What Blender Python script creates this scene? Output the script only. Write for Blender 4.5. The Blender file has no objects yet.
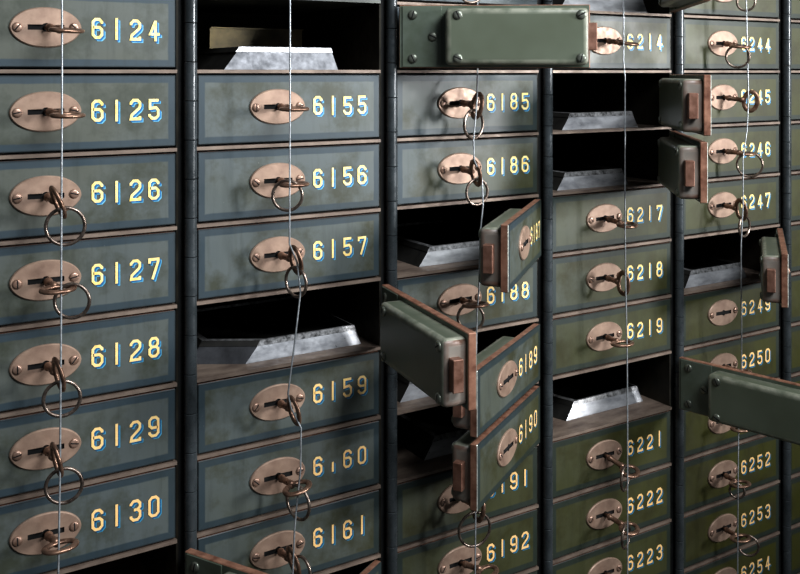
import bpy, bmesh, math, random
from mathutils import Vector, Matrix
random.seed(7)
S = bpy.context.scene
C = S.collection
PI = math.pi

# ------------------------------------------------------------------ camera geometry
F = 930.0; CX = 400.0; HY = 72.0           # focal length (px of an 800 px frame), horizon row
TH = math.atan(F/1519.6)
D = 1.150; ZC = 1.60
H = 0.099                                   # row pitch
R0 = 0.53
FW = Vector((math.sin(TH), math.cos(TH), 0)); RT = Vector((math.cos(TH), -math.sin(TH), 0)); UP = Vector((0, 0, 1))
CAM = Vector((0, -D, ZC))
def P(px, py, out):
    """the point on the plane `out` metres in front of the door fronts that projects to this pixel"""
    d = FW + RT*((px-CX)/F) + UP*(-(py-HY)/F)
    t = (D-out)/d.y
    return CAM + d*t
def XW(px, out=0.0): return P(px, HY, out).x
POST = [0.088, 0.386, 0.684, 0.9755, 1.278, 1.577, 1.877]     # hinge posts; column k lies between POST[k-1] and POST[k]
LZ = .0022                                  # locks and numbers sit a little above the middle of their doors
def zrow(r): return ZC + (R0-r)*H - LZ
LOCKX = {1: XW(45.7), 2: XW(277.5), 3: XW(459.7), 4: XW(604.0), 5: XW(722.5)}
LOCKX[6] = POST[6] - 0.168
DIG = {1: (97.3, 153.7), 2: (317.6, 361.7), 3: (490.4, 524.8), 4: (629.9, 659.0), 5: (743.4, 767.3)}
AX, AY = -0.003, -0.003                      # hinge axis relative to the post centre line / door front
DH = 0.0895                                 # door height

# ------------------------------------------------------------------ materials
def newmat(name):
    m = bpy.data.materials.new(name); m.use_nodes = True
    nt = m.node_tree; b = nt.nodes['Principled BSDF']
    return m, nt, b
def N(nt, t, **kw):
    n = nt.nodes.new(t)
    for k, v in kw.items():
        if k in n.inputs.keys() if hasattr(n.inputs, 'keys') else False: n.inputs[k].default_value = v
        else: setattr(n, k, v)
    return n
def ramp(nt, src, stops):
    r = nt.nodes.new('ShaderNodeValToRGB')
    el = r.color_ramp.elements
    while len(el) < len(stops): el.new(0.5)
    for e, (p, c) in zip(el, stops):
        e.position = p; e.color = (c[0], c[1], c[2], 1) if not isinstance(c, (int, float)) else (c, c, c, 1)
    nt.links.new(src, r.inputs[0]); return r.outputs[0]
def noise(nt, scale, detail=4, rough=.55, space='Object', stretch=None, dist=0):
    tc = nt.nodes.new('ShaderNodeTexCoord')
    src = tc.outputs[space]
    if space == 'World':
        src = None
    n = nt.nodes.new('ShaderNodeTexNoise'); n.inputs['Scale'].default_value = scale
    n.inputs['Detail'].default_value = detail; n.inputs['Roughness'].default_value = rough; n.inputs['Distortion'].default_value = dist
    if stretch:
        mp = nt.nodes.new('ShaderNodeMapping'); mp.inputs['Scale'].default_value = stretch
        nt.links.new(src, mp.inputs[0]); src = mp.outputs[0]
    nt.links.new(src, n.inputs['Vector'])
    return n.outputs['Fac']
def wnoise(nt, scale, detail=4, rough=.55, stretch=None):
    g = nt.nodes.new('ShaderNodeNewGeometry'); src = g.outputs['Position']
    if stretch:
        mp = nt.nodes.new('ShaderNodeMapping'); mp.inputs['Scale'].default_value = stretch
        nt.links.new(src, mp.inputs[0]); src = mp.outputs[0]
    n = nt.nodes.new('ShaderNodeTexNoise'); n.inputs['Scale'].default_value = scale
    n.inputs['Detail'].default_value = detail; n.inputs['Roughness'].default_value = rough
    nt.links.new(src, n.inputs['Vector']); return n.outputs['Fac']
def mix(nt, fac, a, b, mode='MIX'):
    m = nt.nodes.new('ShaderNodeMix'); m.data_type = 'RGBA'; m.blend_type = mode
    def put(s, v):
        if isinstance(v, (tuple, list)): s.default_value = (v[0], v[1], v[2], 1)
        elif isinstance(v, (int, float)): s.default_value = v
        else: nt.links.new(v, s)
    put(m.inputs['Factor'], fac); put(m.inputs['A'], a); put(m.inputs['B'], b)
    return m.outputs['Result']
def math_(nt, op, a, b=None):
    m = nt.nodes.new('ShaderNodeMath'); m.operation = op
    for i, v in enumerate((a, b)):
        if v is None: continue
        if isinstance(v, (int, float)): m.inputs[i].default_value = v
        else: nt.links.new(v, m.inputs[i])
    return m.outputs[0]
def bump(nt, b, h, strength=.3, dist=.001):
    n = nt.nodes.new('ShaderNodeBump'); n.inputs['Strength'].default_value = strength; n.inputs['Distance'].default_value = dist
    nt.links.new(h, n.inputs['Height']); nt.links.new(n.outputs[0], b.inputs['Normal'])
def simple(name, c1, c2, rough=.5, metal=0., scale=40, rr=.15, bmp=.2, lo=.3, hi=.7, stretch=None):
    m, nt, b = newmat(name)
    f = wnoise(nt, scale, 5, .6, stretch)
    nt.links.new(ramp(nt, f, [(lo, c1), (hi, c2)]), b.inputs['Base Color'])
    nt.links.new(ramp(nt, wnoise(nt, scale*2.3, 4), [(.25, max(.03, rough-rr)), (.75, min(1, rough+rr))]), b.inputs['Roughness'])
    b.inputs['Metallic'].default_value = metal
    if bmp: bump(nt, b, wnoise(nt, scale*4, 4), bmp, .0006)
    return m
def lin(h):
    h = h.lstrip('#'); o = []
    for i in (0, 2, 4):
        c = int(h[i:i+2], 16)/255; o.append(c/12.92 if c <= .04045 else ((c+.055)/1.055)**2.4)
    return tuple(o)

def door_paint(name, width):
    """dark green enamel: a slate blue margin line round an olive panel, stains and specks"""
    m, nt, b = newmat(name)
    tc = nt.nodes.new('ShaderNodeTexCoord'); sp = nt.nodes.new('ShaderNodeSeparateXYZ'); nt.links.new(tc.outputs['Object'], sp.inputs[0])
    cx = -(.0115+width/2)
    dx = math_(nt, 'SUBTRACT', width/2, math_(nt, 'ABSOLUTE', math_(nt, 'SUBTRACT', sp.outputs['X'], cx)))
    dz = math_(nt, 'SUBTRACT', DH/2, math_(nt, 'ABSOLUTE', sp.outputs['Z']))
    e = math_(nt, 'MINIMUM', dx, dz)
    wob = math_(nt, 'MULTIPLY', math_(nt, 'SUBTRACT', wnoise(nt, 35, 2), .5), .0022)
    e = math_(nt, 'ADD', e, wob)
    inner = ramp(nt, math_(nt, 'MULTIPLY', e, 50), [(.44, 0.), (.52, 1.)])
    g = nt.nodes.new('ShaderNodeNewGeometry'); gp = nt.nodes.new('ShaderNodeSeparateXYZ'); nt.links.new(g.outputs['Position'], gp.inputs[0])
    # enamel goes olive far and low; blue-grey reflection sheen painted into nearer panels
    olive_sheen = math_(nt, 'ADD', math_(nt, 'MULTIPLY', gp.outputs['X'], .54), math_(nt, 'MULTIPLY', math_(nt, 'SUBTRACT', ZC, gp.outputs['Z']), .28))
    olive_sheen = math_(nt, 'ADD', olive_sheen, math_(nt, 'MULTIPLY', math_(nt, 'SUBTRACT', wnoise(nt, 6, 3), .5), .55))
    tone = ramp(nt, olive_sheen, [(.08, lin('#555951')), (.32, lin('#555d5d')), (.50, lin('#50564f')), (.66, lin('#434630')), (1., lin('#3f4016'))])
    tone = mix(nt, ramp(nt, wnoise(nt, 11, 5, .68), [(.47, 0.), (.62, .85)]), tone, mix(nt, ramp(nt, olive_sheen, [(.1, 0.), (.6, 1.)]), lin('#3c4238'), lin('#343316')))
    marg = ramp(nt, olive_sheen, [(.0, lin('#36454d')), (.36, lin('#313f46')), (.7, lin('#2a332b'))])
    col = mix(nt, inner, marg, tone)
    streak = ramp(nt, wnoise(nt, 30, 4, .7, (2.2, 1, .25)), [(.5, 0.), (.8, .35)])
    col = mix(nt, streak, col, lin('#20241c'))
    rim = ramp(nt, math_(nt, 'MULTIPLY', e, 100), [(.10, 1.), (.26, 0.)])
    col = mix(nt, math_(nt, 'MULTIPLY', rim, .55), col, lin('#191d1d'))
    speck = ramp(nt, wnoise(nt, 210, 2, .5), [(.76, 0.), (.80, .7)])
    col = mix(nt, speck, col, lin('#7d8078'))
    nt.links.new(col, b.inputs['Base Color'])
    nt.links.new(ramp(nt, wnoise(nt, 18, 5), [(.3, .40), (.7, .60)]), b.inputs['Roughness'])
    b.inputs['Specular IOR Level'].default_value = .5
    bump(nt, b, wnoise(nt, 60, 5), .25, .0005)
    return m

M = {}
M['paint'] = None
M['edge'] = simple('oxidised door edge', lin('#6b4636'), lin('#a9806a'), .5, .25, 60)
M['back'] = simple('grey green enamel', lin('#4e5748'), lin('#626c62'), .42, 0, 25, bmp=.15)
M['shell'] = simple('dark sheet metal', lin('#1b1a16'), lin('#37342b'), .5, .5, 20)
M['shelf'] = simple('worn shelf steel', lin('#5a4d45'), lin('#8f8073'), .55, .2, 45, stretch=(.35, 1, 1))
M['plate'] = simple('copper bronze', lin('#846d5f'), lin('#ad9583'), .50, .3, 45, lo=.25, hi=.75)
M['hole'] = newmat('keyhole black')[0]; M['hole'].node_tree.nodes['Principled BSDF'].inputs['Base Color'].default_value = (.004, .004, .004, 1)
M['hole'].node_tree.nodes['Principled BSDF'].inputs['Roughness'].default_value = .9
M['screw'] = simple('screw bronze', lin('#806656'), lin('#b09484'), .36, .45, 120)
M['steelscrew'] = simple('screw steel', lin('#5a5f56'), lin('#8b8f84'), .38, .6, 120)
M['key'] = simple('dark bronze key', lin('#5a4236'), lin('#a48672'), .36, .7, 90, lo=.3, hi=.72)
M['ring'] = simple('browned steel ring', lin('#5b4d45'), lin('#a3958a'), .32, .85, 90)
M['wire'] = simple('galvanised wire', lin('#8b9094'), lin('#c3c8cb'), .4, .5, 150)
M['post'] = simple('slate hinge post', lin('#262b2d'), lin('#474d50'), .30, .1, 38, stretch=(1, 1, .5))
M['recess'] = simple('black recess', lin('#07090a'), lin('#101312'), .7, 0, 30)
M['tin'] = simple('tinned sheet steel', lin('#8c8e90'), lin('#c8cacc'), .40, .45, 70, lo=.30, hi=.70, stretch=(.25, 1, 1))
M['tinsoft'] = simple('mottled tin', lin('#4e5054'), lin('#7c7e82'), .55, .3, 60, lo=.3, hi=.7)
M['tindull'] = simple('grey tin', lin('#808286'), lin('#c0c2c5'), .40, .45, 55, lo=.3, hi=.7, stretch=(.4, 1, 1))
M['tinrim'] = simple('worn tin rim', lin('#4a4a4a'), lin('#c4c5c6'), .40, .6, 140)
M['trayshade'] = simple('tin with painted shade', lin('#26272a'), lin('#4a4c50'), .55, .3, 30)  # shade of the wide left wing facet, put into the tin colour
M['traydeepshade'] = simple('tray tin with deep painted shade', lin('#121211'), lin('#2a2925'), .7, .2, 30)  # near-black tin colour standing for shade inside trays and on their left sides
M['panel'] = simple('cabinet green', lin('#2b302a'), lin('#3a4138'), .5, 0, 20)
def digitmat(name, c1, c2, low):
    m, nt, b = newmat(name)
    g = nt.nodes.new('ShaderNodeNewGeometry'); gp = nt.nodes.new('ShaderNodeSeparateXYZ'); nt.links.new(g.outputs['Position'], gp.inputs[0])
    fade = math_(nt, 'MULTIPLY', math_(nt, 'SUBTRACT', ZC-.05, gp.outputs['Z']), 1.7)      # the paint has browned more lower down
    fade = math_(nt, 'ADD', fade, math_(nt, 'MULTIPLY', math_(nt, 'SUBTRACT', wnoise(nt, 60, 3), .5), 1.2))
    col = ramp(nt, wnoise(nt, 130, 5, .65), [(.35, c1), (.62, c2)])
    nt.links.new(mix(nt, ramp(nt, fade, [(.05, 0.), (.9, .85)]), col, low), b.inputs['Base Color'])
    b.inputs['Roughness'].default_value = .5
    return m
M['cream'] = digitmat('cream yellow lettering', lin('#f2d674'), lin('#fdeeb0'), lin('#f6c888'))
M['blue'] = digitmat('deep blue lettering shade', lin('#0d5c94'), lin('#1b75ac'), lin('#0b4d74'))
M['cyan'] = digitmat('light blue lettering shade', lin('#3f9fca'), lin('#7cc0da'), lin('#318bb0'))
M['plaster'] = simple('grey plaster', lin('#6c6a64'), lin('#7b786f'), .9, 0, 6)
M['stone'] = simple('stone floor', lin('#4a4640'), lin('#5d584f'), .7, 0, 5)

# ------------------------------------------------------------------ mesh helpers
def obj(name, bm, mats, parent=None, smooth=False):
    me = bpy.data.meshes.new(name); bm.normal_update(); bm.to_mesh(me); bm.free()
    for m in (mats if isinstance(mats, (list, tuple)) else [mats]): me.materials.append(m)
    if smooth:
        for p in me.polygons: p.use_smooth = True
    o = bpy.data.objects.new(name, me); C.objects.link(o); o.parent = parent
    return o
def inst(name, me, parent=None):
    o = bpy.data.objects.new(name, me); C.objects.link(o); o.parent = parent
    return o
def thing(name, loc, label, cat, group=None):
    o = bpy.data.objects.new(name, None); C.objects.link(o); o.empty_display_size = .02
    o.location = loc; tag(o, label, cat, group); return o
def tag(o, label, cat, group=None):
    o['label'] = label; o['category'] = cat
    if group: o['group'] = group
    return o
def box(bm, x0, x1, y0, y1, z0, z1, mi=0, bevel=0, seg=2):
    vs = [bm.verts.new((x, y, z)) for x in (x0, x1) for y in (y0, y1) for z in (z0, z1)]
    fs = [bm.faces.new([vs[i] for i in q]) for q in ((0,1,3,2), (4,6,7,5), (0,4,5,1), (2,3,7,6), (0,2,6,4), (1,5,7,3))]
    for f in fs: f.material_index = mi
    if bevel:
        es = list({e for f in fs for e in f.edges})
        bmesh.ops.bevel(bm, geom=es, offset=bevel, segments=seg, profile=.5, affect='EDGES')
    return fs
def ringloft(bm, rings, mi=0, cap0=True, cap1=True, closed=False):
    vs = [[bm.verts.new(p) for p in r] for r in rings]
    n = len(vs[0]); k = len(vs)
    for i in range(k if closed else k-1):
        a, b = vs[i], vs[(i+1) % k]
        for j in range(n):
            f = bm.faces.new((a[j], a[(j+1) % n], b[(j+1) % n], b[j])); f.material_index = mi; f.smooth = True
    if not closed:
        if cap0: f = bm.faces.new(list(reversed(vs[0]))); f.material_index = mi
        if cap1: f = bm.faces.new(vs[-1]); f.material_index = mi
    return vs
def tube(bm, pts, r, n=8, mi=0):
    pts = [Vector(p) for p in pts]; rings = []
    u = None
    for i, p in enumerate(pts):
        t = (pts[min(i+1, len(pts)-1)]-pts[max(i-1, 0)]).normalized()
        if u is None: u = t.orthogonal().normalized()
        u = (u - t*u.dot(t)).normalized(); v = t.cross(u)
        rr = r[i] if isinstance(r, (list, tuple)) else r
        rings.append([p+u*(rr*math.cos(2*PI*j/n))+v*(rr*math.sin(2*PI*j/n)) for j in range(n)])
    ringloft(bm, rings, mi)
def torus(bm, c, e1, e2, a, b, r1, r2, n=36, m=10, mi=0):
    """elliptic ring in the plane e1,e2 (semi-axes a,b); section r1 in the plane, r2 across it"""
    nrm = e1.cross(e2).normalized(); rings = []
    for i in range(n):
        t = 2*PI*i/n; rad = (e1*(math.cos(t)*b) + e2*(math.sin(t)*a)).normalized()
        p = c + e1*(math.cos(t)*a) + e2*(math.sin(t)*b)
        rings.append([p+rad*(r1*math.cos(2*PI*j/m))+nrm*(r2*math.sin(2*PI*j/m)) for j in range(m)])
    ringloft(bm, rings, mi, closed=True)
def slotted(bm, r, h, ang, n=20):
    """domed slotted screw head, base on y=0, crown towards -y"""
    rings = []
    for (q, k) in ((1, 0), (1, .35), (.9, .68), (.66, .9), (.3, 1.)):
        rings.append([(r*q*math.cos(2*PI*j/n), -h*k, r*q*math.sin(2*PI*j/n)) for j in range(n)])
    ringloft(bm, rings)
    c, s = math.cos(ang), math.sin(ang)
    a, w = r*.86, r*.13
    y0, y1 = -h*1.04, -h*.3
    pts = [(-a, -w), (a, -w), (a, w), (-a, w)]
    top = [bm.verts.new((x*c-z*s, y0 if abs(x) < a*.5 else -h*.80, x*s+z*c)) for x, z in pts]
    mid = [bm.verts.new((x*c-z*s, y0, x*s+z*c)) for x, z in ((-a*.55, -w), (a*.55, -w), (a*.55, w), (-a*.55, w))]
    for q in ((mid[0], mid[1], mid[2], mid[3]), (top[0], mid[0], mid[3], top[3]), (mid[1], top[1], top[2], mid[2])):
        f = bm.faces.new(q); f.material_index = 1
def screw_mesh(name, r, h, ang, mat):
    bm = bmesh.new(); slotted(bm, r, h, ang)
    bmesh.ops.recalc_face_normals(bm, faces=[f for f in bm.faces if f.material_index == 0])
    me = bpy.data.meshes.new(name); bm.to_mesh(me); bm.free(); me.materials.append(mat); me.materials.append(M['hole'])
    return me
LOCKSCREWS = [screw_mesh('screw', .0056, .0026, a, M['screw']) for a in (.2, .9, 1.6, 2.4, 2.9)]
BACKSCREWS = [screw_mesh('screw', .0066, .0034, a, M['steelscrew']) for a in (.5, 1.3, 2.0, 2.7)]

# lock plate: pointed oval, keyhole cut right through, dark behind
def lock_plate_mesh():
    bm = bmesh.new(); a, b = .0405, .0238
    def oval(k, y):
        n = 56; out = []
        for i in range(n):
            t = 2*PI*i/n; c, s = math.cos(t), math.sin(t)
            x = a*math.copysign(abs(c)**.94, c); z = b*math.copysign(abs(s)**1.10, s)
            out.append((x*(1-k/a), y, z*(1-k/b)))
        return out
    def hole(y):
        out = []; L, hh, rc = .0205, .0031, .0050
        x0 = math.sqrt(rc*rc-hh*hh)
        out += [(-L, y, hh), (-L, y, -hh), (-x0, y, -hh)]
        a0 = math.atan2(-hh, -x0)
        a1 = math.atan2(-hh, x0)
        for i in range(1, 6): t = (a0 + (a1-a0)*i/6); out.append((rc*math.cos(t), y, rc*math.sin(t)))
        out += [(x0, y, -hh), (L, y, -hh), (L, y, hh), (x0, y, hh)]
        for i in range(1, 6): t = -(a1 + (a0-a1)*i/6); out.append((rc*math.cos(t), y, rc*math.sin(t)))
        out += [(-x0, y, hh)]
        return out
    th = .0028
    r0 = [bm.verts.new(p) for p in oval(0, 0)]
    r1 = [bm.verts.new(p) for p in oval(.0002, -th*.55)]
    r2 = [bm.verts.new(p) for p in oval(.0014, -th)]
    hf = [bm.verts.new(p) for p in hole(-th)]; hb = [bm.verts.new(p) for p in hole(-.0003)]
    def bridge(A, B, mi=0):
        for j in range(len(A)):
            f = bm.faces.new((A[j], A[(j+1) % len(A)], B[(j+1) % len(A)], B[j])); f.material_index = mi
    bridge(r0, r1); bridge(r1, r2); bridge(hf, hb, 1)
    f = bm.faces.new(hb); f.material_index = 1
    es = []
    for L in (r2, hf):
        for j in range(len(L)):
            es.append(bm.edges.get((L[j], L[(j+1) % len(L)])))
    bmesh.ops.triangle_fill(bm, use_beauty=True, edges=es)
    bmesh.ops.recalc_face_normals(bm, faces=bm.faces[:])
    for f in bm.faces:
        if f.material_index == 0 and abs(f.normal.y) > .95 and f.normal.y > 0: f.normal_flip()
    me = bpy.data.meshes.new('lock_plate'); bm.to_mesh(me); bm.free()
    me.materials.append(M['plate']); me.materials.append(M['hole']); return me
PLATE = lock_plate_mesh()

# ------------------------------------------------------------------ lettering
W_, T_, c_ = .44, .84, .12
GL = {
 '0': [([(c_,0),(W_-c_,0),(W_,c_),(W_,T_-c_),(W_-c_,T_),(c_,T_),(0,T_-c_),(0,c_)], True)],
 '1': [([(W_/2,-.08),(W_/2,T_+.08)], False)],
 "'": [([(W_/2,-.04),(W_/2,.46)], False)],
 '2': [([(0,.64),(0,T_-c_),(c_,T_),(W_-c_,T_),(W_,T_-c_),(W_,.56),(W_-.06,.46),(.04,.18),(0,.0),(W_,0),(W_,.12)], False)],
 '3': [([(0,.66),(0,T_-c_),(c_,T_),(W_-c_,T_),(W_,T_-c_),(W_,.55),(W_-c_,.45),(.14,.45)], False), ([(W_-c_-.04,.45),(W_-c_,.45),(W_,.34),(W_,c_),(W_-c_,0),(c_,0),(0,c_),(0,.20)], False)],
 '4': [([(W_*.70,-.08),(W_*.70,T_+.04)], False), ([(W_*.66,T_),(.03,.25),(W_+.08,.25)], False)],
 '5': [([(W_+.02,T_),(.02,T_),(.02,.46),(W_-c_,.50),(W_,.38),(W_,c_),(W_-c_,0),(c_,0),(0,c_),(0,.20)], False)],
 '6': [([(W_,.64),(W_,T_-c_),(W_-c_,T_),(c_,T_),(0,T_-c_),(0,c_),(c_,0),(W_-c_,0),(W_,c_),(W_,.36),(W_-c_,.47),(.02,.47)], False)],
 '7': [([(0,.66),(0,T_),(W_,T_),(W_,.74),(W_*.34,-.08)], False)],
 '8': [([(c_,.44),(W_-c_,.44),(W_-.02,.56),(W_-.02,T_-c_),(W_-c_,T_),(c_,T_),(.02,T_-c_),(.02,.56)], True), ([(c_,0),(W_-c_,0),(W_,c_),(W_,.34),(W_-c_,.44),(c_,.44),(0,.34),(0,c_)], True)],
 '9': [([(0,.20),(0,c_),(c_,0),(W_-c_,0),(W_,c_),(W_,T_-c_),(W_-c_,T_),(c_,T_),(0,T_-c_),(0,.48),(c_,.37),(W_-.02,.37)], False)],
}
def stroke(bm, pts, closed, w, to3, mi):
    n = len(pts); L, R = [], []
    V = [Vector(p) for p in pts]
    for i in range(n):
        if closed: a, b = V[i]-V[i-1], V[(i+1) % n]-V[i]
        else:
            a = V[i]-V[i-1] if i else V[1]-V[0]; b = V[i+1]-V[i] if i < n-1 else a
        a = a.normalized(); b = b.normalized()
        na, nb = Vector((-a.y, a.x)), Vector((-b.y, b.x))
        m = na+nb; m = m.normalized() if m.length > 1e-4 else na
        k = min(1/max(m.dot(na), .4), 1.7)
        L.append(bm.verts.new(to3(V[i]+m*(w/2*k)))); R.append(bm.verts.new(to3(V[i]-m*(w/2*k))))
    for i in range(n if closed else n-1):
        j = (i+1) % n
        f = bm.faces.new((R[i], R[j], L[j], L[i])); f.material_index = mi
def number_mesh(txt, xs, hz, dirx):
    """digits centred at local x = xs; baseline jitter keeps them hand-lettered"""
    bm = bmesh.new()
    for ch, x in zip(txt, xs):
        oz = random.uniform(-.0008, .0008); sc = hz*random.uniform(.97, 1.03)
        for layer, (ox, dz, y) in enumerate(((0, 0, -.0008), (.0019, -.0019, -.0005), (.0031, -.0030, -.0002))):
            for si, (pts, cl) in enumerate(GL[ch]):
                y -= si*.0001
                lw = .128 if layer < 2 else .11
                stroke(bm, pts, cl, lw, lambda v, x=x, ox=ox, dz=dz, y=y: (x+(v.x-W_/2)*sc*.92+ox, y, (v.y-T_/2)*sc+dz+oz), layer)
    bmesh.ops.recalc_face_normals(bm, faces=bm.faces[:])
    for f in bm.faces:
        if f.normal.y > 0: f.normal_flip()
    me = bpy.data.meshes.new('painted_number'); bm.to_mesh(me); bm.free()
    me.materials.append(M['cream']); me.materials.append(M['blue']); me.materials.append(M['cyan']); return me

# ------------------------------------------------------------------ doors
FY = .003                                   # local y of the door front, hinge axis at the origin
BY = FY+.011
def width(col): return POST[col]-POST[col-1]-.029
DOORMESH, PAINT = {}, {}
def door_mesh(col, opened):
    key = (col, opened)
    if key in DOORMESH: return DOORMESH[key]
    w = width(col)
    if col not in PAINT: PAINT[col] = door_paint('green enamel door %d' % round(w*1000), w)
    bm = bmesh.new()
    fs = box(bm, -.0115-w, -.0115, FY, BY, -DH/2, DH/2)
    bmesh.ops.bevel(bm, geom=bm.edges[:], offset=.0010, segments=1, affect='EDGES')
    bm.normal_update()
    for f in bm.faces:
        f.material_index = 0 if f.normal.y < -.5 else (2 if f.normal.y > .9 else 1)
        if opened and f.normal.x < -.3 and f.normal.y < -.3: f.material_index = 3
    me = bpy.data.meshes.new('door'); bm.to_mesh(me); bm.free()
    for m in (PAINT[col], M['edge'], M['back'], M['bare']): me.materials.append(m)
    DOORMESH[key] = me; return me
COVER = {}
def cover_mesh(col):
    if col in COVER: return COVER[col]
    w = width(col); x1 = -.0115-w*.245; x0 = -.0115-w+.0055
    bm = bmesh.new()
    box(bm, x0, x1, BY-.0005, BY+.030, -.0405, .0385)
    es = [e for e in bm.edges if not all(v.co.y < BY for v in e.verts)]
    bmesh.ops.bevel(bm, geom=es, offset=.0065, segments=4, profile=.5, affect='EDGES')
    bmesh.ops.recalc_face_normals(bm, faces=bm.faces[:])
    bm.normal_update()
    big = [f for f in bm.faces if f.calc_area() > .0008]
    bmesh.ops.inset_individual(bm, faces=big, thickness=.003, use_even_offset=True)
    bm.normal_update()
    for f in bm.faces:
        f.smooth = True
        if f.normal.x < -.75: f.material_index = 1
    me = bpy.data.meshes.new('lock_cover'); bm.to_mesh(me); bm.free(); me.materials.append(M['cover']); me.materials.append(M['coverend'])
    COVER[col] = me; return me
def covermat(name, c1, c2, wearc, amt):
    m, nt, b = newmat(name)
    g = nt.nodes.new('ShaderNodeNewGeometry')
    base = ramp(nt, wnoise(nt, 9, 3), [(.3, c1), (.7, c2)])
    wear = math_(nt, 'MULTIPLY', ramp(nt, g.outputs['Pointiness'], [(.515, 0.), (.57, amt)]), ramp(nt, wnoise(nt, 60, 4), [(.35, .2), (.6, 1.)]))
    nt.links.new(mix(nt, wear, base, wearc), b.inputs['Base Color'])
    b.inputs['Roughness'].default_value = .42
    bump(nt, b, wnoise(nt, 70, 5), .1, .0004)
    return m
M['cover'] = covermat('worn grey green cover', lin('#525949'), lin('#626a5c'), lin('#b4b3a4'), .7)
M['coverend'] = covermat('rubbed cover end', lin('#6a635b'), lin('#9a958d'), lin('#6b4a3a'), .8)
G_BOX = 'numbered deposit boxes in the cabinet'
SHELL = {}
def shell_mesh(col):
    if col in SHELL: return SHELL[col]
    w = width(col)+.002; bm = bmesh.new()               # origin: middle of the cell front
    a = w/2+.0008
    box(bm, -a, a, -.0006, .33, -H/2-.0022, -H/2+.0022, 1)     # shelf with its worn front edge
    box(bm, -a-.003, -a, .004, .33, -H/2-.0022, H/2-.0027, 0)
    box(bm, a, a+.003, .004, .33, -H/2-.0022, H/2-.0027, 0)
    box(bm, -a, a, .327, .33, -H/2+.0022, H/2-.0027, 0)
    me = bpy.data.meshes.new('box_shell'); bm.to_mesh(me); bm.free()
    me.materials.append(M['shell']); me.materials.append(M['shelf']); SHELL[col] = me; return me

def deposit_box(col, r, label, num=None, angle=0, lock=True):
    hinge = Vector((POST[col]+(AX if angle < 140 else .004), AY, zrow(r)))
    w = width(col); mid = (POST[col]+POST[col-1])/2
    root = thing('deposit_box', (mid, 0, zrow(r)-H/2), label, 'deposit box', G_BOX)
    sh = inst('box_shell', shell_mesh(col), root); sh.location = (0, 0, H/2)
    d = inst('door', door_mesh(col, angle > 0), root)
    d.location = hinge-root.location; d.rotation_euler = (0, 0, math.radians(angle))
    if angle: d['label'] = 'green door swung open on its hinge'
    lx = LOCKX[col]-hinge.x
    if lock:
        p = inst('lock_plate', PLATE, d); p.location = (lx, FY, LZ); p.rotation_euler = (0, random.uniform(-.02, .02), 0)
        p['label'] = 'oval bronze lock plate with a slot keyhole'
        for s in (-1, 1):
            q = inst('screw', random.choice(LOCKSCREWS), d); q.location = (lx+s*.0318, FY-.0026, LZ+s*.0006)
    if num:
        a, b = DIG[col]; xa, xb = XW(a)-hinge.x, XW(b)-hinge.x
        hz = .0268
        q = inst('painted_number', number_mesh(num, [xa+(xb-xa)*i/3 for i in range(4)], hz, 1), d); q.location = (0, FY, LZ)
        q['label'] = 'cream painted number with a blue drop shadow'
    if angle:
        c = inst('lock_cover', cover_mesh(col), d); c['label'] = 'raised grey green lock cover on the inside'
        x1 = -.0115-w*.245; x0 = -.0115-w+.0055
        for k, (x, z) in enumerate(((x0+.011, .029), (x0+.011, -.031), (x1-.017, .029), (x1-.017, -.031))):
            q = inst('screw', BACKSCREWS[k], d); q.location = (x, BY+.0296, z); q.rotation_euler = (0, 0, PI)
        bm = bmesh.new(); xe = -.0115-w
        bx = box(bm, xe-.0065, x0+.004, BY+.009, BY+.0225, -.020, .018, bevel=.0008, seg=1)
        q = obj('bolt', bm, M['bolt'], d); q['label'] = 'bronze latch bolt'
        bm = bmesh.new(); box(bm, -.0115-w*.225, -.016, BY-.0004, BY+.0016, -DH/2+.0015, DH/2-.0015, bevel=.0005, seg=1)
        q = obj('hinge_leaf', bm, M['back'], d)
        for k, (x, z) in enumerate(((-.031, .031), (-.031, -.031), (-.031-w*.105, 0))):
            q = inst('screw', BACKSCREWS[(k+1) % 4], d); q.location = (x, BY+.0014, z); q.rotation_euler = (0, 0, PI)
    return root
M['brass'] = simple('tarnished brass lid', lin('#4d4839'), lin('#8f7f58'), .5, .4, 14, lo=.4, hi=.75)
M['bare'] = simple('bare worn metal edge', lin('#8f938c'), lin('#c9ccc4'), .35, .4, 120)
M['bolt'] = simple('bronze bolt', lin('#6d4c3d'), lin('#9b7767'), .45, .45, 70)

OPEN = {(1, 7): 119, (2, 0): 145.5, (2, 4): 81.5, (2, 8): 30, (3, 3): 40.5, (3, 5): 31.5, (3, 6): 31.5, (4, -1): 52.5, (4, 1): 52.5, (4, 2): 51.5, (4, 6): 104, (5, 4): 38}
SHOWNUM = {(3, 3): '6187', (3, 5): '6189', (3, 6): '6190'}
OPENLABEL = {
 (1, 7): 'open deposit box under box 6130 with its door swung out wide',
 (2, 0): 'open deposit box above box 6155, its door folded back to the right',
 (2, 4): 'open deposit box between boxes 6157 and 6159 with its door standing out',
 (2, 8): 'deposit box under box 6161 with its door just opening',
 (3, 3): 'deposit box 6187 with its numbered door half open',
 (3, 5): 'deposit box 6189 with its numbered door ajar',
 (3, 6): 'deposit box 6190 with its numbered door ajar below box 6189',
 (4, -1): 'open deposit box above box 6214 at the top of the picture',
 (4, 1): 'open deposit box directly under box 6214, door seen end on',
 (4, 2): 'open deposit box directly above box 6217, door seen end on',
 (4, 6): 'open deposit box between boxes 6219 and 6221 with door swung to the right',
 (5, 4): 'open deposit box between boxes 6247 and 6249, door seen end on',
}
ROWS = {1: (0, 7), 2: (0, 8), 3: (-1, 8), 4: (-1, 9), 5: (-1, 10), 6: (-1, 10)}
FIRST = {1: 6124, 2: 6154, 3: 6184, 4: 6214, 5: 6244}
NONUM = {(3, -1), (5, -1), (3, 0)}
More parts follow.
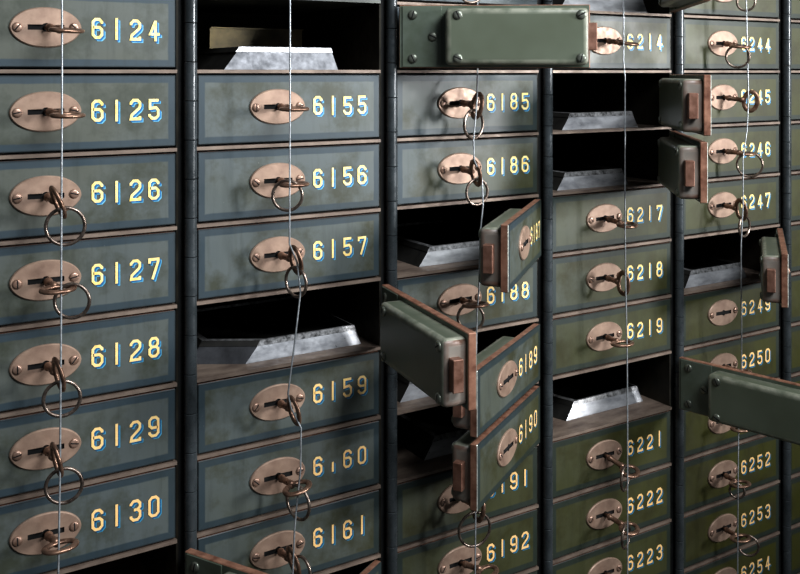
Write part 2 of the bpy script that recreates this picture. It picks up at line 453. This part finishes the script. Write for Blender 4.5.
SPECIAL = {(3, -1): 'closed dark green deposit box cut off at the top, above the folded back door',
           (5, -1): 'closed green deposit box cut off at the top, above box 6244',
           (3, 0): 'closed deposit box behind the folded back door above box 6185',
           (5, 7): 'closed deposit box mostly behind the swung out door, under box 6250'}
for col in range(1, 7):
    for r in range(ROWS[col][0], ROWS[col][1]+1):
        if (col, r) in OPEN:
            deposit_box(col, r, OPENLABEL[(col, r)], SHOWNUM.get((col, r)), OPEN[(col, r)])
        elif col == 6:
            ref = 'boxes above 6244' if r < 0 else ('the open box above box 6249' if r == 4 else 'the box under box 6250' if r == 7 else 'box %d' % (6244+r))
            deposit_box(col, r, 'closed box cut off at right edge, level with %s' % ref)
        else:
            n = str(FIRST[col]+r)
            num = None if (col, r) in NONUM else n
            txt = num.replace('6160', "6'60") if num else None
            deposit_box(col, r, SPECIAL.get((col, r), 'closed dark green deposit box numbered %s' % n), txt)

# ------------------------------------------------------------------ cabinet frame: hinge posts, jambs, filler panels
frame = thing('cabinet_frame', (.95, .15, 0), 'dark slate steel cabinet frame with segmented hinge posts between the box columns', 'cabinet frame')
ZT, ZB = ZC+.42, 0.0
def rel(bm):
    bmesh.ops.translate(bm, verts=bm.verts[:], vec=-frame.location)
for k, x in enumerate(POST):
    bm = bmesh.new(); n = 20; r = .0080; cx, cy = x+.0040, AY
    cuts = [ZB] + [zrow(q/2.0)+.012 for q in range(24, -7, -1)] + [ZT]
    for z0, z1 in zip(cuts, cuts[1:]):
        q = r*random.uniform(.975, 1.035)
        prof = [(z0+.0003, q-.0006), (z0+.0009, q), (z1-.0009, q), (z1-.0003, q-.0006)]
        for i in range(3):
            lo, hi_ = prof[i], prof[i+1]
            ringloft(bm, [[(cx+e[1]*math.cos(2*PI*j/n), cy+e[1]*math.sin(2*PI*j/n), e[0]) for j in range(n)] for e in (lo, hi_)], cap0=(i == 0), cap1=(i == 2))
    rel(bm); o = obj('hinge_post', bm, M['post'], frame)
    for q in o.data.polygons: q.use_smooth = len(q.vertices) == 4
    bm = bmesh.new()
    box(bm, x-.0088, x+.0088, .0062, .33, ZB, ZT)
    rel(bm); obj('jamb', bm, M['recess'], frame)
for col in range(1, 7):
    a, b = POST[col-1]+.0125, POST[col]-.0125
    z0 = zrow(ROWS[col][1])-H/2-.0030
    bm = bmesh.new(); box(bm, a, b, .002, .33, ZB, z0, bevel=.001, seg=1); rel(bm); o = obj('base_panel', bm, M['panel'], frame)
    z1 = zrow(ROWS[col][0])+H/2-.0016
    bm = bmesh.new(); box(bm, a, b, .0, .33, z1, z1+.0044); box(bm, a, b, .002, .33, z1+.0044, ZT); rel(bm); obj('top_panel', bm, M['shelf' if False else 'panel'], frame)

# ------------------------------------------------------------------ trays
G_TRAY = 'tin trays inside the open boxes'
def inset_poly(pts, d):
    n = len(pts); out = []
    for i in range(n):
        a = (pts[i]-pts[i-1]).normalized(); b = (pts[(i+1) % n]-pts[i]).normalized()
        na, nb = Vector((-a.y, a.x)), Vector((-b.y, b.x)); m = (na+nb).normalized()
        out.append(pts[i]+m*(d/max(m.dot(na), .3)))
    return out
def tray(col, r, pxl, pxr, dy, h, label, wing=0):
    xl, xr = XW(pxl, -dy), XW(pxr, -dy)
    zb = zrow(r)-H/2+.0024
    hi = POST[col]-.018; xr = min(xr, hi)
    base = [Vector((xl, dy)), Vector((xr, dy)), Vector((xr, dy+.23))]
    if wing: base += [Vector((xl-wing, dy+.23)), Vector((xl-wing, dy+.040))]
    else: base += [Vector((xl, dy+.23))]
    ox, oy = (xl+xr)/2, dy+.11
    base = [p-Vector((ox, oy)) for p in base]
    def ring(d, z):
        lf, rt, fr, bk = 1.75*d, .50*d, .55*d, d          # the ends lean in more on the left than on the right
        q = [Vector(p) for p in base]
        q[0].x += lf; q[0].y += fr; q[1].x -= rt; q[1].y += fr; q[2].x -= rt; q[2].y -= bk; q[3].x += lf; q[3].y -= bk
        if wing: q[4].x += lf; q[4].y += fr
        return [(p.x, p.y, z) for p in q]
    bm = bmesh.new()
    ringloft(bm, [ring(0, 0), ring(.0008, .0015), ring(.0150, h), ring(.0175, h)], cap0=True, cap1=False)
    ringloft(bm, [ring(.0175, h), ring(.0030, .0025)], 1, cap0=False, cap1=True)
    if True:
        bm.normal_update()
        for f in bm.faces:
            if f.normal.x < -.25 and f.material_index == 0: f.material_index = 2 if wing > .03 else 1  # facets turned left, away from the light, get the painted shade
    o = obj('metal_tray', bm, [M['tinsoft'] if (col, r) == (2, 0) else M['tin'] if (col, r) in ((3, 3), (3, 6), (4, -1)) else M['tindull'], M['traydeepshade'], M['trayshade']]); o.location = (ox, oy, zb)
    for p in o.data.polygons: p.use_smooth = False
    tag(o, label, 'tray', G_TRAY)
    bm = bmesh.new()
    ringloft(bm, [ring(.0118, h-.0062), ring(.0106, h-.0062), ring(.0138, h+.0006), ring(.0185, h+.0012), ring(.0185, h-.003)], cap0=False, cap1=False)
    bmesh.ops.recalc_face_normals(bm, faces=bm.faces[:])
    bm.normal_update()
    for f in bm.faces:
        if f.normal.x < -.25: f.material_index = 1  # left side of the rim takes the painted shade too
    q = obj('tray_rim', bm, [M['tinrim'], M['traydeepshade']], o); q['label'] = 'worn folded tin rim'
    for p in q.data.polygons: p.use_smooth = False
    return o
tray0 = tray(2, 0, 224, 338, .014, .030, 'bright tin tray in the open box above box 6155')
bm = bmesh.new(); xa, xb = XW(206, -.16), XW(298, -.16)
box(bm, xa, xb, 0, .0015, 0, .058, bevel=.0004, seg=1); box(bm, xa, xb, -.006, .0015, .0565, .058)
bmesh.ops.translate(bm, verts=bm.verts[:], vec=Vector((-tray0.location.x, .145-tray0.location.y, .004)))
o = obj('tray_lid', bm, M['brass'], tray0); o['label'] = 'tarnished brassy lid standing up behind the tray'
tray(2, 4, 245.6, 361, .026, .0255, 'tin tray in the open box between boxes 6157 and 6159', wing=.068)
tray(3, 3, 419, 528, .030, .026, 'shiny tin tray half hidden by the open door of box 6187')
tray(3, 5, 400, 520, .030, .028, 'tin tray corner peeping out under the door beside box 6189')
tray(3, 6, 424, 530, .037, .028, 'small bright tin tray end in box 6190')
tray(4, -1, 560, 648, .02, .031, 'bright tin tray at the top edge, in the box above box 6214')
tray(4, 1, 562, 638, .018, .0265, 'dull tin tray in the open box directly under box 6214')
tray(4, 2, 557, 628, .018, .0265, 'dark tin tray in the open box directly above box 6217')
tray(4, 6, 566, 643, .046, .0255, 'tin tray in the open box between boxes 6219 and 6221', wing=.012)
tray(5, 4, 685, 747, .020, .027, 'tarnished tin tray in the open box between boxes 6247 and 6249')

# ------------------------------------------------------------------ keys, rings
G_KEY, G_RING = 'keys left in the locks', 'rings hanging from the keys'
def key(col, r, bx, by, kind, roll=0, out=.046, label=None):
    kh = Vector((LOCKX[col], -.0028, zrow(r)+LZ))
    bc = P(bx, by, out)
    ax = (bc-kh).normalized(); L = (bc-kh).length
    root = thing('lock_key', kh, label, 'key', G_KEY)
    side = ax.cross(UP).normalized(); up = side.cross(ax).normalized()
    e2 = side if kind == 'h' else up
    if roll: e2 = Matrix.Rotation(math.radians(-roll), 3, ax) @ e2
    a, b = .0118, .0172                          # half sizes along and across the shaft
    bm = bmesh.new()
    start = -ax*.002
    tipL = L-a
    tube(bm, [start, ax*(tipL*.15), ax*(tipL*.2), ax*(tipL*.3), ax*(tipL*.34), ax*(tipL*.80), ax*(tipL*.84), ax*(tipL+.0015)],
         [.0024, .0036, .0052, .0052, .0043, .0041, .0052, .0046], 14)
    nrm = ax.cross(e2).normalized()
    sh = obj('key_shaft', bm, M['key'], root, True)
    bm = bmesh.new(); torus(bm, ax*L, ax, e2, a, b, .0040, .0026, 40, 10)
    obj('key_bow', bm, M['key'], root, True)
    return root
def ring(px, py, rx, ry, out, label, sgn=1):
    c = P(px, py, out); d = (c-CAM).dot(FW)
    R = ry*d/F - .0018
    v = (c-CAM); v.z = 0; v.normalize()
    ang = math.acos(min(1, max(.12, rx/ry)))*sgn
    nrm = Matrix.Rotation(ang, 3, 'Z') @ v
    e1 = nrm.cross(UP).normalized()
    bm = bmesh.new(); torus(bm, Vector((0, 0, 0)), e1, UP, R, R, .0021, .0022, 48, 10)
    o = obj('key_ring', bm, M['ring'], None, True); o.location = c
    tag(o, label, 'key ring', G_RING); return o
KEYS = [
 (1,0,66.7,30.3,'h',0,None), (1,1,67.5,115.3,'h',0,None), (1,2,58,202.3,'v',-22,(65.4,226.3,20,20)), (1,3,58,289.3,'h',0,(72,301,18,18.5)),
 (1,4,58.8,374.5,'v',-12,(62,398.6,19,19)), (1,5,56.7,459.8,'v',-12,(64,485.7,18.8,18.8)), (1,6,60.4,546.6,'h',0,None),
 (2,1,294.3,109,'h',0,None), (2,2,294.3,184.4,'h',0,(287.4,195.5,16,16.2)), (2,3,295.8,260.2,'v',-12,(296,281.8,11,16)), (2,5,294,410.6,'v',-12,None),
 (2,6,297.3,488,'h',-8,(298,502.3,12,18)), (2,7,293.4,561.3,'v',-15,(302,569.7,9,14)),
 (3,1,477,105.7,'v',10,(473.6,124.3,10,15.5)), (3,2,475.7,173,'v',-12,(477,192,11.4,14)), (3,4,475.4,304.8,'h',0,(470.6,317.4,14,14)),
 (3,7,478.4,507.7,'v',8,(474.5,529.3,16.5,18)), (3,8,487.4,571.8,'h',0,None),
 (4,0,628.4,43.7,'h',0,None), (4,3,627,224.9,'h',0,None), (4,4,623.3,283.3,'v',0,None), (4,5,622.4,343.5,'h',0,None),
 (4,7,630,471.2,'h',0,(625,478,4,13)), (4,8,629.3,528.7,'h',0,(625.8,536,4,12.5)), (4,9,629,588,'h',0,None),
 (5,0,740.7,46.4,'h',0,(737.7,56.3,12,12)), (5,1,750.6,101.2,'v',0,None), (5,2,746.7,153.6,'h',0,(749.7,164.7,13,13)), (5,3,741,209.6,'v',-10,(744.3,226.4,5.4,11)),
 (5,6,741,372,'h',0,None), (5,7,741,428.5,'h',0,None), (5,8,740,484,'h',0,(737,491,8,8)), (5,9,740.7,538.3,'h',0,(748,545.5,11,11)),
 (5,-1,744,-9,'h',0,(746,2,9.5,9.5)), (3,-1,474,-27,'h',0,(471,-11,13.5,15)),
]
for (col, r, bx, by, kind, roll, rg) in KEYS:
    n = FIRST[col]+r
    nm = {(5, -1): 'the cut off box above box 6244', (3, -1): 'the top box above the folded door', (5, 7): 'the box under box 6250'}.get((col, r), 'box %d' % n)
    key(col, r, bx, by, kind, roll, label='bronze key with oval bow in the lock of %s' % nm)
    if rg: ring(rg[0], rg[1], rg[2], rg[3], .047, 'browned steel ring hanging on the key of %s' % nm, 1 if col > 2 else -1)

# ------------------------------------------------------------------ wires threaded down in front of each column
def wire(name, pts, label):
    q = []
    w = [P(*p) for p in pts]
    for i in range(len(w)-1):
        for t in range(6): q.append(w[i].lerp(w[i+1], t/6))
    q.append(w[-1]); c = w[0].copy()
    q += [Vector((w[-1].x, w[-1].y, .25)), Vector((w[-1].x, w[-1].y, .0005))]
    bm = bmesh.new(); tube(bm, [p-c for p in q], .00115, 8)
    o = obj('steel_wire', bm, M['wire'], None, True); o.location = c
    tag(o, label, 'wire', 'thin steel wires strung down the box fronts'); return o
WO = .058
wire('a', [(62,-12,WO), (62,90,WO), (61.5,200,WO), (61,330,WO), (60,470,WO), (58,590,WO)], 'thin steel wire hanging down in front of boxes 6124 to 6130')
wire('b', [(290,-12,WO), (290,100,WO), (289.5,244,WO), (297,262,WO-.006), (300.5,292,WO), (295,340,WO), (288,394,WO), (291,408,WO-.004), (301,428,WO), (300.5,470,WO), (298,492,WO-.004), (294.5,530,WO), (292,590,WO)], 'thin steel wire zigzagging down through the keys of boxes 6155 to 6161')
wire('c', [(477.5,-12,WO-.02), (477.5,8,WO-.02), (477.5,72,WO-.02), (477,100,WO), (473.5,140,WO), (474,160,WO), (482,178,WO-.004), (483,205,WO), (480,235,WO), (479,290,WO), (477,312,WO), (475.5,400,WO), (475.5,480,WO), (475.5,515,WO), (475,590,WO)], 'thin steel wire running down past boxes 6185 to 6192')
wire('d', [(623.5,-12,WO), (623.5,60,WO), (625,78,WO), (625,140,WO), (625,225,WO), (625.5,280,WO), (627,345,WO), (627.5,420,WO), (627.5,590,WO)], 'thin steel wire hanging down in front of boxes 6214 to 6223')
wire('e', [(746,-12,WO), (747,40,WO), (748.5,100,WO), (747,130,WO), (743,158,WO), (743,205,WO), (741,245,WO), (741.5,330,WO), (741.5,372,WO-.01), (738.5,430,WO-.01), (738,480,WO), (737.5,590,WO)], 'thin steel wire hanging down in front of boxes 6244 to 6254')

# ------------------------------------------------------------------ room shell behind and below
def struct(name, bm, m):
    o = obj(name, bm, m); o['kind'] = 'structure'; return o
bm = bmesh.new(); box(bm, -2.5, 4.5, .335, .42, 0, 3.0); struct('wall_back', bm, M['plaster'])
bm = bmesh.new(); box(bm, -2.5, 4.5, -4.5, .42, -.08, 0); struct('floor', bm, M['stone'])

# ------------------------------------------------------------------ light
def area(name, loc, target, sx, sy, energy, color, spread):
    l = bpy.data.lights.new(name, 'AREA'); l.shape = 'RECTANGLE'; l.size = sx; l.size_y = sy; l.energy = energy; l.color = color; l.spread = math.radians(spread)
    o = bpy.data.objects.new(name, l); C.objects.link(o); o.location = loc
    o.rotation_euler = (Vector(target)-Vector(loc)).to_track_quat('-Z', 'Y').to_euler(); return o
area('window_light', (2.75, -2.2, ZC+.22), (.95, 0, ZC+.14), .38, .55, 12.5, (.98, .985, 1.0), 58)
area('high_window_light', (1.0, -1.45, ZC+1.05), (.65, 0, ZC+.05), 1.1, .6, 27, (.93, .96, 1.0), 120)
w = bpy.data.worlds.new('room'); S.world = w; w.use_nodes = True
bg = w.node_tree.nodes['Background']; bg.inputs[0].default_value = (.80, .86, .95, 1); bg.inputs[1].default_value = .10

# ------------------------------------------------------------------ camera
cd = bpy.data.cameras.new('camera'); cam = bpy.data.objects.new('camera', cd); C.objects.link(cam)
cd.sensor_width = 36; cd.lens = F*36/800; cd.shift_y = -(287-HY)/800; cd.clip_start = .02; cd.clip_end = 50
cam.location = CAM
cam.rotation_euler = Matrix((RT, UP, -FW)).transposed().to_euler()
S.camera = cam
S.view_settings.view_transform = 'Standard'
S.view_settings.look = 'None'
S.view_settings.gamma = .86
